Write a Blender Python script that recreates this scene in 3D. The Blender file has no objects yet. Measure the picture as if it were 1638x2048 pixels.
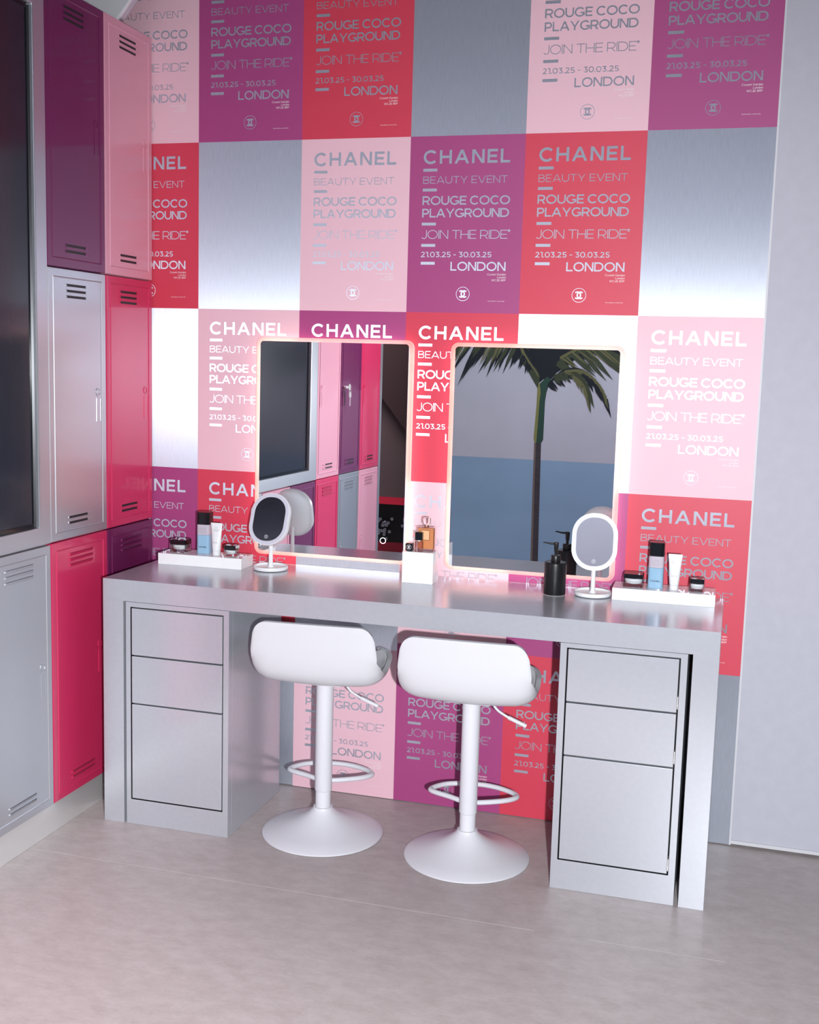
import bpy, bmesh, math, random
from mathutils import Vector, Matrix
random.seed(7)
PI = math.pi
C = bpy.context.scene.collection
sc = bpy.context.scene

# ------------------------------------------------------------------ camera
CAM = (1.94812, -3.91506, 1.61871)
PITCH, ROLL, YAW, FPX = -0.1319, -0.0278, 0.2778, 2297.43
R = Matrix.Rotation(YAW, 3, 'Z') @ Matrix.Rotation(PITCH, 3, 'X') @ Matrix.Rotation(ROLL, 3, 'Y')
cam = bpy.data.cameras.new('camera'); co = bpy.data.objects.new('camera', cam); C.objects.link(co)
right, fwd, up = R.col[0], R.col[1], R.col[2]
M3 = Matrix((right, up, -fwd)).transposed()
co.matrix_world = Matrix.Translation(CAM) @ M3.to_4x4()
cam.sensor_fit = 'HORIZONTAL'; cam.sensor_width = 36; cam.lens = FPX / 1638 * 36
cam.clip_start = 0.02
sc.camera = co

# ------------------------------------------------------------------ light, exposure
sc.view_settings.view_transform = 'Standard'; sc.view_settings.look = 'None'
sc.view_settings.gamma = 1; sc.view_settings.use_curve_mapping = False
sc.view_settings.exposure = 0.0
sc.cycles.sample_clamp_indirect = 4
sc.cycles.max_bounces = 10; sc.cycles.diffuse_bounces = 2
w = bpy.data.worlds.new('world'); sc.world = w; w.use_nodes = True
w.node_tree.nodes['Background'].inputs[0].default_value = (.30, .30, .38, 1)
w.node_tree.nodes['Background'].inputs[1].default_value = 0.15

def aim(o, target):
    d = Vector(target) - o.location
    o.rotation_euler = d.to_track_quat('-Z', 'Y').to_euler()
FLASH = (2.13, -3.90, 1.50)
fl = bpy.data.lights.new('camera_flash', 'SPOT'); fl.energy = 605; fl.color = (.96, .98, 1.0)
fl.spot_size = math.radians(100); fl.spot_blend = 1.0; fl.shadow_soft_size = 0.022
fo = bpy.data.objects.new('camera_flash', fl); C.objects.link(fo); fo.location = FLASH; aim(fo, (1.15, 0, 0.55))
def area(name, loc, tgt, sx, sy, e, col, spread=180):
    l = bpy.data.lights.new(name, 'AREA'); l.shape = 'RECTANGLE'; l.size = sx; l.size_y = sy; l.energy = e; l.color = col; l.spread = math.radians(spread)
    o = bpy.data.objects.new(name, l); C.objects.link(o); o.location = loc; aim(o, tgt); return o
area('ceiling_glow', (2.2, -3.6, 4.1), (2.2, -3.6, 0), 3.2, 1.4, 9, (.93, .92, 1.0))
area('mural_fill', (1.3, -3.7, 4.0), (1.3, -4.8, 1.9), 3.4, .3, 32, (.93, .95, 1.0), 110)  # added fill light, no real lamp: brightens the mural for the right mirror
area('locker_fill', (1.0, -2.6, 3.1), (-.19, -2.5, 1.0), .3, 1.2, 22, (1.0, .97, 1.0), 80)  # invented fill, lifts the far lockers reflected in the left mirror
area('alcove_fill', (-1.6, -4.6, 3.1), (-1.0, -5.2, 0.8), .5, .5, 16, (1.0, .9, .9), 110)  # extra unseen light put in because the booth area came out too dark

# ------------------------------------------------------------------ materials
def lin(c):
    return tuple(((v / 255) / 12.92 if v / 255 <= .04045 else ((v / 255 + .055) / 1.055) ** 2.4) for v in c)
MATS = {}
def mat(name, col=(.8, .8, .8), rough=.5, metal=0., spec=.5, trans=0., ior=1.45, emis=None, es=0., coat=0., noise=None):
    m = bpy.data.materials.new(name); m.use_nodes = True
    nt = m.node_tree; b = nt.nodes['Principled BSDF']
    b.inputs['Base Color'].default_value = (*col, 1); b.inputs['Roughness'].default_value = rough
    b.inputs['Metallic'].default_value = metal; b.inputs['Specular IOR Level'].default_value = spec
    b.inputs['Transmission Weight'].default_value = trans; b.inputs['IOR'].default_value = ior
    b.inputs['Coat Weight'].default_value = coat
    if emis: b.inputs['Emission Color'].default_value = (*emis, 1); b.inputs['Emission Strength'].default_value = es
    if noise:
        sx, sy, sz, amt = noise
        tc = nt.nodes.new('ShaderNodeTexCoord'); mp = nt.nodes.new('ShaderNodeMapping'); mp.inputs['Scale'].default_value = (sx, sy, sz)
        nz = nt.nodes.new('ShaderNodeTexNoise'); nz.inputs['Scale'].default_value = 1; nz.inputs['Detail'].default_value = 4
        rp = nt.nodes.new('ShaderNodeMapRange'); rp.inputs[1].default_value = .3; rp.inputs[2].default_value = .7
        rp.inputs[3].default_value = 1 - amt; rp.inputs[4].default_value = 1 + amt
        mx = nt.nodes.new('ShaderNodeMix'); mx.data_type = 'RGBA'; mx.blend_type = 'MULTIPLY'; mx.inputs[0].default_value = 1
        mx.inputs[6].default_value = (*col, 1)
        L = nt.links.new
        L(tc.outputs['Object'], mp.inputs[0]); L(mp.outputs[0], nz.inputs['Vector']); L(nz.outputs[0], rp.inputs[0])
        L(rp.outputs[0], mx.inputs[7]); L(mx.outputs[2], b.inputs['Base Color'])
    MATS[name] = m; return m

def brushed(name, col, rough, aniso, tangent, scale, amt, bump=.0, metal=1.0):
    m = mat(name, col, rough, metal, noise=(*scale, amt)); nt = m.node_tree; b = nt.nodes['Principled BSDF']
    b.inputs['Anisotropic'].default_value = aniso
    cx = nt.nodes.new('ShaderNodeCombineXYZ')
    for i in range(3): cx.inputs[i].default_value = tangent[i]
    nt.links.new(cx.outputs[0], b.inputs['Tangent'])
    if bump:
        nz = [n for n in nt.nodes if n.type == 'TEX_NOISE'][0]
        bp = nt.nodes.new('ShaderNodeBump'); bp.inputs['Strength'].default_value = bump; bp.inputs['Distance'].default_value = .001
        nt.links.new(nz.outputs[0], bp.inputs['Height']); nt.links.new(bp.outputs[0], b.inputs['Normal'])
    return m

brushed('brushed_metal', (.68, .73, .84), .50, .97, (1, 0, 0), (330, 330, 20), .05, metal=.76)
mat('paper_pink', (.83, .52, .60), .50, spec=.6); mat('paper_red', (.64, .046, .088), .50, spec=.6); mat('paper_purple', (.385, .056, .21), .50, spec=.6)
mat('white_ink', (.85, .8, .82), .5)
mat('paint_pink', (.82, .38, .49), .30, .1, coat=.5); mat('paint_red', (.68, .032, .125), .30, .1, coat=.5); mat('paint_purple', (.18, .019, .105), .28, .2, coat=.6)
mat('paint_silver', (.56, .58, .62), .30, .75)
mat('steel_satin', (.80, .80, .79), .28, .55)
mat('desk_silver', (.56, .585, .635), .21, .45, noise=(60, 60, 60, .02))
mat('gap_shade', (.012, .012, .015), .6)  # near-black colour standing for shade inside narrow gaps
mat('vent_shade', (.02, .016, .02), .5)  # shade of the vent openings, given as a colour
mat('screen_glass', (.020, .022, .034), .16, 0, .6)
mat('black_plastic', (.012, .012, .014), .35); mat('black_gloss', (.01, .01, .012), .08)
mat('black_satin', (.016, .016, .018), .33, .3)
mat('stool_white', (.66, .675, .71), .38); mat('stool_metal', (.72, .73, .78), .32)
mat('seat_pad', (.78, .79, .82), .45)
mat('acrylic_white', (.90, .91, .93), .06)
mat('white_plastic', (.86, .87, .90), .25)
mat('mirror_glass', (.86, .88, .90), .0, 1.0)
mat('ring_diffuser', (.64, .64, .74), .4)
mat('led_warm', (1, .9, .8), .5, emis=(1.0, .82, .70), es=10.5)
mat('led_icon', (1, 1, 1), .5, emis=(1, 1, 1), es=.8); mat('icon_lilac', (.75, .75, .82), .5)
mat('icon_grey', (.55, .55, .60), .4)
mat('clear_glass', (1, 1, 1), .02, trans=1.0, ior=1.45)
mat('amber_glass', (1.0, .42, .16), .06, trans=.25, ior=1.38)
mat('rose_glass', (1.0, .80, .74), .03, trans=1.0, ior=1.42)
mat('cream_white', (.86, .88, .90), .4)
mat('bottle_lilac', (.56, .50, .58), .25); mat('bottle_blue', (.30, .50, .68), .22)
mat('label_cream', (.93, .52, .28), .5); mat('ink_black', (.015, .015, .02), .5); mat('ink_navy', (.01, .03, .08), .5); mat('ink_grey', (.35, .35, .38), .5)
mat('tube_white', (.86, .87, .89), .3)
mat('chrome', (.88, .87, .84), .3, .7)
mat('brass', (.8, .72, .5), .25, 1.0)
mat('plaster_grey', (.50, .50, .57), .85, spec=.15, noise=(26, 26, 26, .025))
mat('seam_grey', (.60, .56, .55), .5); mat('trim_white', (.62, .62, .66), .5)
mat('room_grey', (.14, .13, .15), .8); mat('ceiling_dark', (.03, .028, .034), .8)
mat('alcove_brown', (.09, .05, .053), .6); mat('booth_brown', (.20, .14, .15), .5); mat('booth_red', (.40, .02, .05), .5); mat('booth_black', (.008, .008, .01), .35)
mat('glow_red', (.5, .03, .06), .4, emis=(.7, .02, .06), es=.25); mat('blossom', (.5, .5, .62), .5)
mat('mural_sky', (.76, .80, .93), .7, noise=(2, 2, 2, .06)); mat('mural_sea', (.38, .60, .86), .7, noise=(2, 2, 3, .06))
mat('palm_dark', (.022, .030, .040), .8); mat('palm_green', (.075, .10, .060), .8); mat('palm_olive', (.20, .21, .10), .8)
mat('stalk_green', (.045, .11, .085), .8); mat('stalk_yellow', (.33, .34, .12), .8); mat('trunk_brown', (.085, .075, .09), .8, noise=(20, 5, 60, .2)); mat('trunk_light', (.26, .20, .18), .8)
mat('pendant_dark', (.05, .05, .05), .5)

def floor_mat():
    m = mat('vinyl_floor', (.40, .36, .35), .42, 0, .45); nt = m.node_tree; b = nt.nodes['Principled BSDF']; L = nt.links.new
    tc = nt.nodes.new('ShaderNodeTexCoord')
    def nz(sc_, det, rough=.55):
        mp = nt.nodes.new('ShaderNodeMapping'); mp.inputs['Scale'].default_value = sc_
        n = nt.nodes.new('ShaderNodeTexNoise'); n.inputs['Scale'].default_value = 1; n.inputs['Detail'].default_value = det; n.inputs['Roughness'].default_value = rough
        L(tc.outputs['Object'], mp.inputs[0]); L(mp.outputs[0], n.inputs['Vector']); return n.outputs[0]
    a = nz((13, 22, 1), 9, .72)
    cr = nt.nodes.new('ShaderNodeValToRGB'); L(a, cr.inputs[0])
    cr.color_ramp.elements[0].position = .30; cr.color_ramp.elements[0].color = (.40, .345, .34, 1)
    cr.color_ramp.elements[1].position = .72; cr.color_ramp.elements[1].color = (.53, .48, .475, 1)
    f = nz((90, 90, 1), 3)
    mr = nt.nodes.new('ShaderNodeMapRange'); mr.inputs[3].default_value = .93; mr.inputs[4].default_value = 1.07; L(f, mr.inputs[0])
    mx = nt.nodes.new('ShaderNodeMix'); mx.data_type = 'RGBA'; mx.blend_type = 'MULTIPLY'; mx.inputs[0].default_value = 1
    L(cr.outputs[0], mx.inputs[6]); L(mr.outputs[0], mx.inputs[7]); L(mx.outputs[2], b.inputs['Base Color'])
floor_mat()

def frost():
    m = bpy.data.materials.new('frosted_edge'); m.use_nodes = True; nt = m.node_tree; nt.nodes.clear(); L = nt.links.new
    out = nt.nodes.new('ShaderNodeOutputMaterial')
    t = nt.nodes.new('ShaderNodeBsdfTransparent'); d = nt.nodes.new('ShaderNodeBsdfTranslucent'); d.inputs[0].default_value = (.95, .80, .76, 1)
    e = nt.nodes.new('ShaderNodeEmission'); e.inputs[0].default_value = (1.0, .76, .68, 1); e.inputs[1].default_value = .22
    g = nt.nodes.new('ShaderNodeBsdfGlossy'); g.inputs['Roughness'].default_value = .25
    a = nt.nodes.new('ShaderNodeAddShader'); L(d.outputs[0], a.inputs[0]); L(e.outputs[0], a.inputs[1])
    m1 = nt.nodes.new('ShaderNodeMixShader'); m1.inputs[0].default_value = .80; L(t.outputs[0], m1.inputs[1]); L(a.outputs[0], m1.inputs[2])
    m2 = nt.nodes.new('ShaderNodeMixShader'); m2.inputs[0].default_value = .05; L(m1.outputs[0], m2.inputs[1]); L(g.outputs[0], m2.inputs[2])
    L(m2.outputs[0], out.inputs[0]); MATS['frosted_edge'] = m
frost()

def perforated():
    m = mat('perforated_metal', (.92, .91, .95), .5, 0); nt = m.node_tree; b = nt.nodes['Principled BSDF']; L = nt.links.new
    tc = nt.nodes.new('ShaderNodeTexCoord'); mp = nt.nodes.new('ShaderNodeMapping'); mp.inputs['Scale'].default_value = (170, 170, 170)
    v = nt.nodes.new('ShaderNodeTexVoronoi'); v.inputs['Randomness'].default_value = 0
    cr = nt.nodes.new('ShaderNodeValToRGB'); cr.color_ramp.elements[0].position = .30; cr.color_ramp.elements[0].color = (.25, .25, .27, 1)
    cr.color_ramp.elements[1].position = .40; cr.color_ramp.elements[1].color = (.92, .91, .95, 1)
    L(tc.outputs['Object'], mp.inputs[0]); L(mp.outputs[0], v.inputs['Vector']); L(v.outputs[0], cr.inputs[0]); L(cr.outputs[0], b.inputs['Base Color'])
perforated()

def thin_glass(name, tint, k):
    m = bpy.data.materials.new(name); m.use_nodes = True; nt = m.node_tree; nt.nodes.clear(); L = nt.links.new
    out = nt.nodes.new('ShaderNodeOutputMaterial'); t = nt.nodes.new('ShaderNodeBsdfTransparent'); t.inputs[0].default_value = (*tint, 1)
    g = nt.nodes.new('ShaderNodeBsdfGlossy'); g.inputs['Roughness'].default_value = .04
    lw = nt.nodes.new('ShaderNodeLayerWeight'); lw.inputs[0].default_value = .35
    ma = nt.nodes.new('ShaderNodeMath'); ma.operation = 'MULTIPLY_ADD'; ma.inputs[1].default_value = k; ma.inputs[2].default_value = .05
    L(lw.outputs['Fresnel'], ma.inputs[0]); mx = nt.nodes.new('ShaderNodeMixShader')
    L(ma.outputs[0], mx.inputs[0]); L(t.outputs[0], mx.inputs[1]); L(g.outputs[0], mx.inputs[2]); L(mx.outputs[0], out.inputs[0]); MATS[name] = m
thin_glass('jar_glass', (.95, .96, .97), .9); thin_glass('polish_glass', (.96, .84, .80), .9)

# ------------------------------------------------------------------ mesh helpers
def box(bm, x0, x1, y0, y1, z0, z1, mi=0):
    v = [bm.verts.new((x, y, z)) for z in (z0, z1) for y in (y0, y1) for x in (x0, x1)]
    for f in ((0, 2, 3, 1), (4, 5, 7, 6), (0, 1, 5, 4), (2, 6, 7, 3), (0, 4, 6, 2), (1, 3, 7, 5)):
        bm.faces.new([v[i] for i in f]).material_index = mi
def prism(bm, pts, a0, a1, axis='y', mi=0):
    """closed outline pts (u,v) extruded along axis; y: (x,z); z: (x,y); x: (y,z)"""
    def P(u, v, a): return {'y': (u, a, v), 'z': (u, v, a), 'x': (a, u, v)}[axis]
    A = [bm.verts.new(P(u, v, a0)) for u, v in pts]; B = [bm.verts.new(P(u, v, a1)) for u, v in pts]
    n = len(pts)
    bm.faces.new(A).material_index = mi; bm.faces.new(B[::-1]).material_index = mi
    for i in range(n): bm.faces.new((A[i], B[i], B[(i + 1) % n], A[(i + 1) % n])).material_index = mi
def rrect(x0, x1, z0, z1, r, n=8):
    pts = []
    for cx, cz, a in ((x1 - r, z1 - r, 0), (x0 + r, z1 - r, PI / 2), (x0 + r, z0 + r, PI), (x1 - r, z0 + r, 1.5 * PI)):
        for i in range(n + 1):
            t = a + PI / 2 * i / n; pts.append((cx + r * math.cos(t), cz + r * math.sin(t)))
    return pts
def circle(cx, cz, r, n=32): return [(cx + r * math.cos(2 * PI * i / n), cz + r * math.sin(2 * PI * i / n)) for i in range(n)]
def ringprism(bm, outer, inner, a0, a1, axis='y', mi=0):
    def P(u, v, a): return {'y': (u, a, v), 'z': (u, v, a), 'x': (a, u, v)}[axis]
    n = len(outer)
    V = [[bm.verts.new(P(u, v, a)) for u, v in L] for L, a in ((outer, a0), (inner, a0), (inner, a1), (outer, a1))]
    for k in range(4):
        for i in range(n):
            j = (i + 1) % n
            bm.faces.new((V[k][i], V[k][j], V[(k + 1) % 4][j], V[(k + 1) % 4][i])).material_index = mi
def lathe(bm, prof, cx=0, cy=0, n=48, mi=0, cap=True):
    rings = []
    for r, z in prof: rings.append([bm.verts.new((cx + r * math.cos(2 * PI * i / n), cy + r * math.sin(2 * PI * i / n), z)) for i in range(n)])
    for a, b in zip(rings, rings[1:]):
        for i in range(n): bm.faces.new((a[i], a[(i + 1) % n], b[(i + 1) % n], b[i])).material_index = mi
    if cap:
        bm.faces.new(rings[0][::-1]).material_index = mi; bm.faces.new(rings[-1]).material_index = mi
def tube(bm, pts, r, n=12, closed=False, mi=0):
    pts = [Vector(p) for p in pts]; N = len(pts); rings = []; prev = None
    for i, p in enumerate(pts):
        if closed: t = pts[(i + 1) % N] - pts[i - 1]
        else: t = pts[min(i + 1, N - 1)] - pts[max(i - 1, 0)]
        t.normalize()
        u = Vector((0, 0, 1)) if prev is None else prev
        u = u - t * u.dot(t)
        if u.length < 1e-4: u = Vector((0, 1, 0)) - t * t.y
        u.normalize(); prev = u; v = t.cross(u)
        rr = r[i] if isinstance(r, (list, tuple)) else r
        rings.append([bm.verts.new(p + u * rr * math.cos(2 * PI * k / n) + v * rr * math.sin(2 * PI * k / n)) for k in range(n)])
    for i in range(N if closed else N - 1):
        a, b = rings[i], rings[(i + 1) % N]
        for k in range(n): bm.faces.new((a[k], a[(k + 1) % n], b[(k + 1) % n], b[k])).material_index = mi
    if not closed: bm.faces.new(rings[0][::-1]); bm.faces.new(rings[-1])
def spline(pts, n=8, closed=False):
    P = [Vector(p) for p in pts]; N = len(P); out = []
    rng = N if closed else N - 1
    for i in range(rng):
        if closed: p0, p1, p2, p3 = P[i - 1], P[i], P[(i + 1) % N], P[(i + 2) % N]
        else: p0, p1, p2, p3 = P[max(i - 1, 0)], P[i], P[i + 1], P[min(i + 2, N - 1)]
        for k in range(n):
            t = k / n
            out.append(.5 * ((2 * p1) + (p2 - p0) * t + (2 * p0 - 5 * p1 + 4 * p2 - p3) * t * t + (3 * p1 - p0 - 3 * p2 + p3) * t ** 3))
    if not closed: out.append(P[-1])
    return out

def link(name, data, parent=None):
    o = bpy.data.objects.new(name, data); C.objects.link(o)
    if parent: o.parent = parent
    return o
def tag(o, label=None, cat=None, group=None, kind=None):
    if label: o['label'] = label
    if cat: o['category'] = cat
    if group: o['group'] = group
    if kind: o['kind'] = kind
    return o
def obj(name, bm, mats, parent=None, bevel=0, smooth=False, seg=2, recalc=True):
    if recalc: bmesh.ops.recalc_face_normals(bm, faces=bm.faces)
    me = bpy.data.meshes.new(name); bm.to_mesh(me); bm.free()
    for m in ([mats] if isinstance(mats, str) else mats): me.materials.append(MATS[m])
    o = link(name, me, parent)
    if smooth:
        for p in me.polygons: p.use_smooth = True
        if smooth != 'all':
            me.set_sharp_from_angle(angle=math.radians(40))
    if bevel:
        b = o.modifiers.new('bevel', 'BEVEL'); b.width = bevel; b.segments = seg; b.limit_method = 'ANGLE'
    return o
def thing(name, label, cat, loc=(0, 0, 0), rz=0, group=None):
    o = link(name, None); o.location = loc; o.rotation_euler = (0, 0, rz); o.empty_display_size = .05
    return tag(o, label, cat, group)
def struct(name, bm, m, **k): return tag(obj(name, bm, m, **k), kind='structure')
def BM(): return bmesh.new()
def boxbm(*a):
    bm = BM(); box(bm, *a); return bm

# ------------------------------------------------------------------ lettering (stroke built geometric capitals)
def rib(pts, t, closed=False):
    pts = [p for i, p in enumerate(pts) if i == 0 or (Vector(p) - Vector(pts[i - 1])).length > 1e-4]
    n = len(pts); off = []
    for i in range(n):
        p = Vector(pts[i])
        a = Vector(pts[i - 1]) if (i > 0 or closed) else None
        b = Vector(pts[(i + 1) % n]) if (i < n - 1 or closed) else None
        d1 = (p - a).normalized() if a is not None else None
        d2 = (b - p).normalized() if b is not None else None
        if d1 is None: d1 = d2
        if d2 is None: d2 = d1
        n1 = Vector((-d1.y, d1.x)); n2 = Vector((-d2.y, d2.x)); m = n1 + n2
        if m.length < 1e-5: m = n1.copy()
        m.normalize(); k = t / 2 / max(.35, m.dot(n1)); off.append((p + m * k, p - m * k))
    q = []
    for i in range(n if closed else n - 1):
        j = (i + 1) % n; q.append([off[i][0], off[i][1], off[j][1], off[j][0]])
    return q
def arc(cx, cy, rx, ry, a0, a1, n=18):
    return [(cx + rx * math.cos(math.radians(a0 + (a1 - a0) * i / n)), cy + ry * math.sin(math.radians(a0 + (a1 - a0) * i / n))) for i in range(n + 1)]
WID = dict(A=1.08, B=.85, C=1.0, D=1.0, E=.75, F=.72, G=1.06, H=.90, J=.62, L=.70, M=1.1, N=.92, O=1.14, P=.82, R=.87, T=.86, U=.92, V=1.05, W=1.5, Y=1.0, Z=.8)
WID.update({'0': .84, '1': .42, '2': .74, '3': .74, '5': .74, '8': .78, '-': .44})
class Quad(list):
    k = 0
def glyph(c, t):
    h = t / 2; W = WID.get(c, .8); Q = []; cnt = [0]
    def put(qs):
        cnt[0] += 1
        for q in qs:
            q = Quad(q); q.k = cnt[0]; Q.append(q)
    def bar(x0, x1, y0, y1): put([[Vector(p) for p in ((x0, y0), (x1, y0), (x1, y1), (x0, y1))]])
    def dia(x0, y0, x1, y1, th=None):
        th = th or t * 1.08; put([[Vector(p) for p in ((x0, y0), (x0 + th, y0), (x1 + th, y1), (x1, y1))]])
    def st(p, closed=False, th=None): put(rib(p, th or t, closed))
    if c == ' ': return .26, Q
    if c == '.': bar(0, t * 1.05, 0, t * 1.05); return t * 1.05, Q
    if c == "'": bar(0, t, .7, 1); return t, Q
    if c == '-': bar(0, W, .38, .38 + t * .95); return W, Q
    if c == '*':
        for k in range(5):
            a = PI / 2 + 2 * PI * k / 5; st([(.16, .88), (.16 + .17 * math.cos(a), .88 + .17 * math.sin(a))], th=.075)
        return .32, Q
    if c == 'I': bar(0, t, 0, 1); return t, Q
    if c in 'HNMEFLPRBDT1U' and c not in 'TU1': bar(0, t, 0, 1)
    if c == 'A': dia(0, 0, W / 2 - t * .54, 1); dia(W - t * 1.08, 0, W / 2 - t * .54, 1); bar(W * .22, W * .78, .24, .24 + t * .95)
    elif c == 'B':
        st([(t, 1 - h), (W * .55, 1 - h)] + arc(W * .55, .755, W * .38 - h, .245 - h, 90, -90) + [(t, .51)]); st([(t, .51), (W * .6, .51)] + arc(W * .62, .255 + h / 2, W * .38 - h, .255 - h / 2, 90, -90)[1:] + [(t, h)])
    elif c == 'C': st(arc(W * .54, .5, W * .54 - h, .515 - h, 42, 318, 30))
    elif c == 'D': st([(t, 1 - h), (W * .45, 1 - h)] + arc(W * .47, .5, W * .53 - h, .5 - h, 90, -90, 24) + [(t, h)])
    elif c in 'EF':
        bar(t, W, 1 - t, 1); bar(t, W * .92, .5 - h, .5 + h)
        if c == 'E': bar(t, W, 0, t)
    elif c == 'G': st(arc(W * .52, .5, W * .52 - h, .515 - h, 42, 330, 30)); bar(W - t, W, .14, .5); bar(W * .58, W, .5 - t * .9, .5)
    elif c == 'H': bar(W - t, W, 0, 1); bar(t, W - t, .5 - h, .5 + h)
    elif c == 'J': st([(W - h, 1), (W - h, .32)] + arc(W * .5, .32, W * .5 - h, .335 - h, 0, -150, 16))
    elif c == 'L': bar(t, W, 0, t)
    elif c == 'M': bar(W - t, W, 0, 1); dia(W / 2 - h, .2, t * .1, 1); dia(W / 2 - h, .2, W - t * 1.1, 1)
    elif c == 'N': bar(W - t, W, 0, 1); dia(W - t * 1.15, 0, 0, 1, t * 1.15)
    elif c == 'O': st(arc(W / 2, .5, W / 2 - h, .515 - h, 0, 360, 40)[:-1], True)
    elif c in 'PR':
        st([(t, 1 - h), (W * .5, 1 - h)] + arc(W * .52, .665, W * .46 - h, .335 - h, 90, -90) + [(t, .33 + h)])
        if c == 'R': dia(W - t * 1.2, 0, W * .50, .36, t * 1.2)
    elif c == 'T': bar(0, W, 1 - t, 1); bar(W / 2 - h, W / 2 + h, 0, 1 - t)
    elif c == 'U': st([(h, 1), (h, .42)] + arc(W / 2, .42, W / 2 - h, .435 - h, 180, 360, 20) + [(W - h, 1)])
    elif c == 'V': dia(W / 2 - t * .54, 0, 0, 1); dia(W / 2 - t * .54, 0, W - t * 1.08, 1)
    elif c == 'W': dia(W * .27 - h, 0, 0, 1); dia(W * .27 - h, 0, W * .5 - h, 1); dia(W * .73 - h, 0, W * .5 - h, 1); dia(W * .73 - h, 0, W - t, 1)
    elif c == 'Y': bar(W / 2 - h, W / 2 + h, 0, .42); dia(W / 2 - t * .54, .38, 0, 1); dia(W / 2 - t * .54, .38, W - t * 1.08, 1)
    elif c == 'Z': bar(0, W, 1 - t, 1); bar(0, W, 0, t); dia(0, 0, W - t * 1.1, 1)
    elif c == '0': st(arc(W / 2, .5, W / 2 - h, .515 - h, 0, 360, 30)[:-1], True)
    elif c == '1': bar(W - t * 1.05, W, 0, 1); bar(0, W, 1 - t * .95, 1)
    elif c == '2': st(arc(W * .48, .70, W * .44 - h, .31 - h, 155, -38, 18) + [(h * 1.5, h)]); bar(0, W, 0, t)
    elif c == '3': bar(W * .05, W * .9, 1 - t, 1); dia(W * .32, .5, W * .9 - t * 1.2, 1, t * 1.2); st([(W * .36, .60 - h)] + arc(W * .50, .30, W * .46 - h, .31 - h, 85, -150, 20))
    elif c == '5': bar(W * .12, W * .9, 1 - t, 1); bar(W * .12, W * .12 + t, .5, 1); st([(W * .14, .60 - h)] + arc(W * .50, .305, W * .47 - h, .31 - h, 90, -150, 20))
    elif c == '8': st(arc(W / 2, .755, W * .43 - h, .26 - h, 0, 360, 24)[:-1], True); st(arc(W / 2, .265, W * .48 - h, .28 - h, 0, 360, 24)[:-1], True)
    elif c in 'oead':
        r = .34; st(arc(r, .35, r - h, .36 - h, 0, 360 if c != 'e' else 315, 20)); W = 2 * r
        if c == 'e': bar(h, W - h, .35 - h, .35 + h)
        if c == 'a': bar(W - t, W, 0, .7)
        if c == 'd': bar(W - t, W, 0, 1)
    elif c == 'n': W = .6; bar(0, t, 0, .7); st([(h, .36)] + arc(W / 2, .38, W / 2 - h, .33 - h, 180, 0, 12) + [(W - h, 0)])
    elif c == 'r': W = .38; bar(0, t, 0, .7); st(arc(.34, .36, .34 - h, .34 - h, 180, 80, 8))
    elif c == 'v': W = .64; dia(W / 2 - h, 0, 0, .7); dia(W / 2 - h, 0, W - t, .7)
    elif c == 't': W = .36; bar(.1, .1 + t, 0, .9); bar(0, W, .7 - t, .7)
    return W, Q
def text_quads(s, x0, x1, z0, z1, t, sp, align='fit'):
    """returns list of 2-D quads: text s between x0 and x1, baseline z0, cap line z1"""
    H = z1 - z0; x = 0; out = []
    for i, c in enumerate(s):
        wd, Q = glyph(c, t)
        for q in Q:
            n = Quad((x + p.x, p.y) for p in q); n.k = q.k; out.append(n)
        x += wd + (sp if i < len(s) - 1 else 0)
    if align == 'fit': k = (x1 - x0) / x; ox = x0
    elif align == 'right': k = H; ox = x1 - x * H
    else: k = H; ox = (x0 + x1) / 2 - x * H / 2
    res = []
    for q in out:
        n = Quad((ox + u * k, z0 + v * H) for u, v in q); n.k = q.k; res.append(n)
    return res
def quads_bm(quads, y, P=None):
    bm = BM()
    for q in quads:
        vs = [bm.verts.new((P(u, v) if P else (u, y - .00004 * getattr(q, 'k', 0), v))) for u, v in q]
        bm.faces.new(vs)
    return bm
def emblem_quads(cx, cz, r, ring=True):
    q = []
    if ring: q += rib(arc(cx, cz, r, r, 0, 360, 48)[:-1], r * .07, True)
    a = r * .46; d = r * .22
    for n, (c_, a0, a1) in enumerate(((cx + d, 48, 312), (cx - d, 132, -132))):
        for b in rib(arc(c_, cz, a, a, a0, a1, 28), r * .20):
            b = Quad(b); b.k = n + 1; q.append(b)
    return q
def fix_up(o):
    """flat lettering: make every face look towards -y"""
    return o

# ------------------------------------------------------------------ setting
struct('floor', boxbm(-3.2, 4.6, -6.6, .2, -.1, 0), 'vinyl_floor')
struct('wall_back', boxbm(-.70, 2.0, 0, .06, .0046, 4.2), 'brushed_metal')
struct('wall_back.001', boxbm(2.004, 4.6, .001, .06, .018, 4.2), 'plaster_grey')
struct('gap_strip_back', boxbm(-.70, 4.6, .03, .07, 0, .03), 'gap_shade')  # black strip painted as the shaded gap under the wall, not a skirting
bm = BM(); box(bm, 2.0, 2.006, -.0025, .05, .0046, 4.2); struct('trim_1', bm, 'trim_white')
bm = BM(); box(bm, 2.006, 4.6, -.004, .02, .010, .022); struct('trim_2', bm, 'trim_white')
struct('wall_left', boxbm(-.72, -.66, -3.0, .06, 0, 4.2), 'room_grey')
struct('wall_right', boxbm(4.5, 4.6, -6.6, 0, 0, 4.2), 'room_grey')
struct('ceiling', boxbm(-3.2, 4.6, -6.6, .1, 4.2, 4.3), 'ceiling_dark')
struct('wall_front', boxbm(-.56, 4.5, -4.90, -4.80, 0, 4.2), 'room_grey')
struct('wall_alcove', boxbm(-3.2, -.1, -6.6, -6.5, 0, 4.2), 'alcove_brown')
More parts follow.
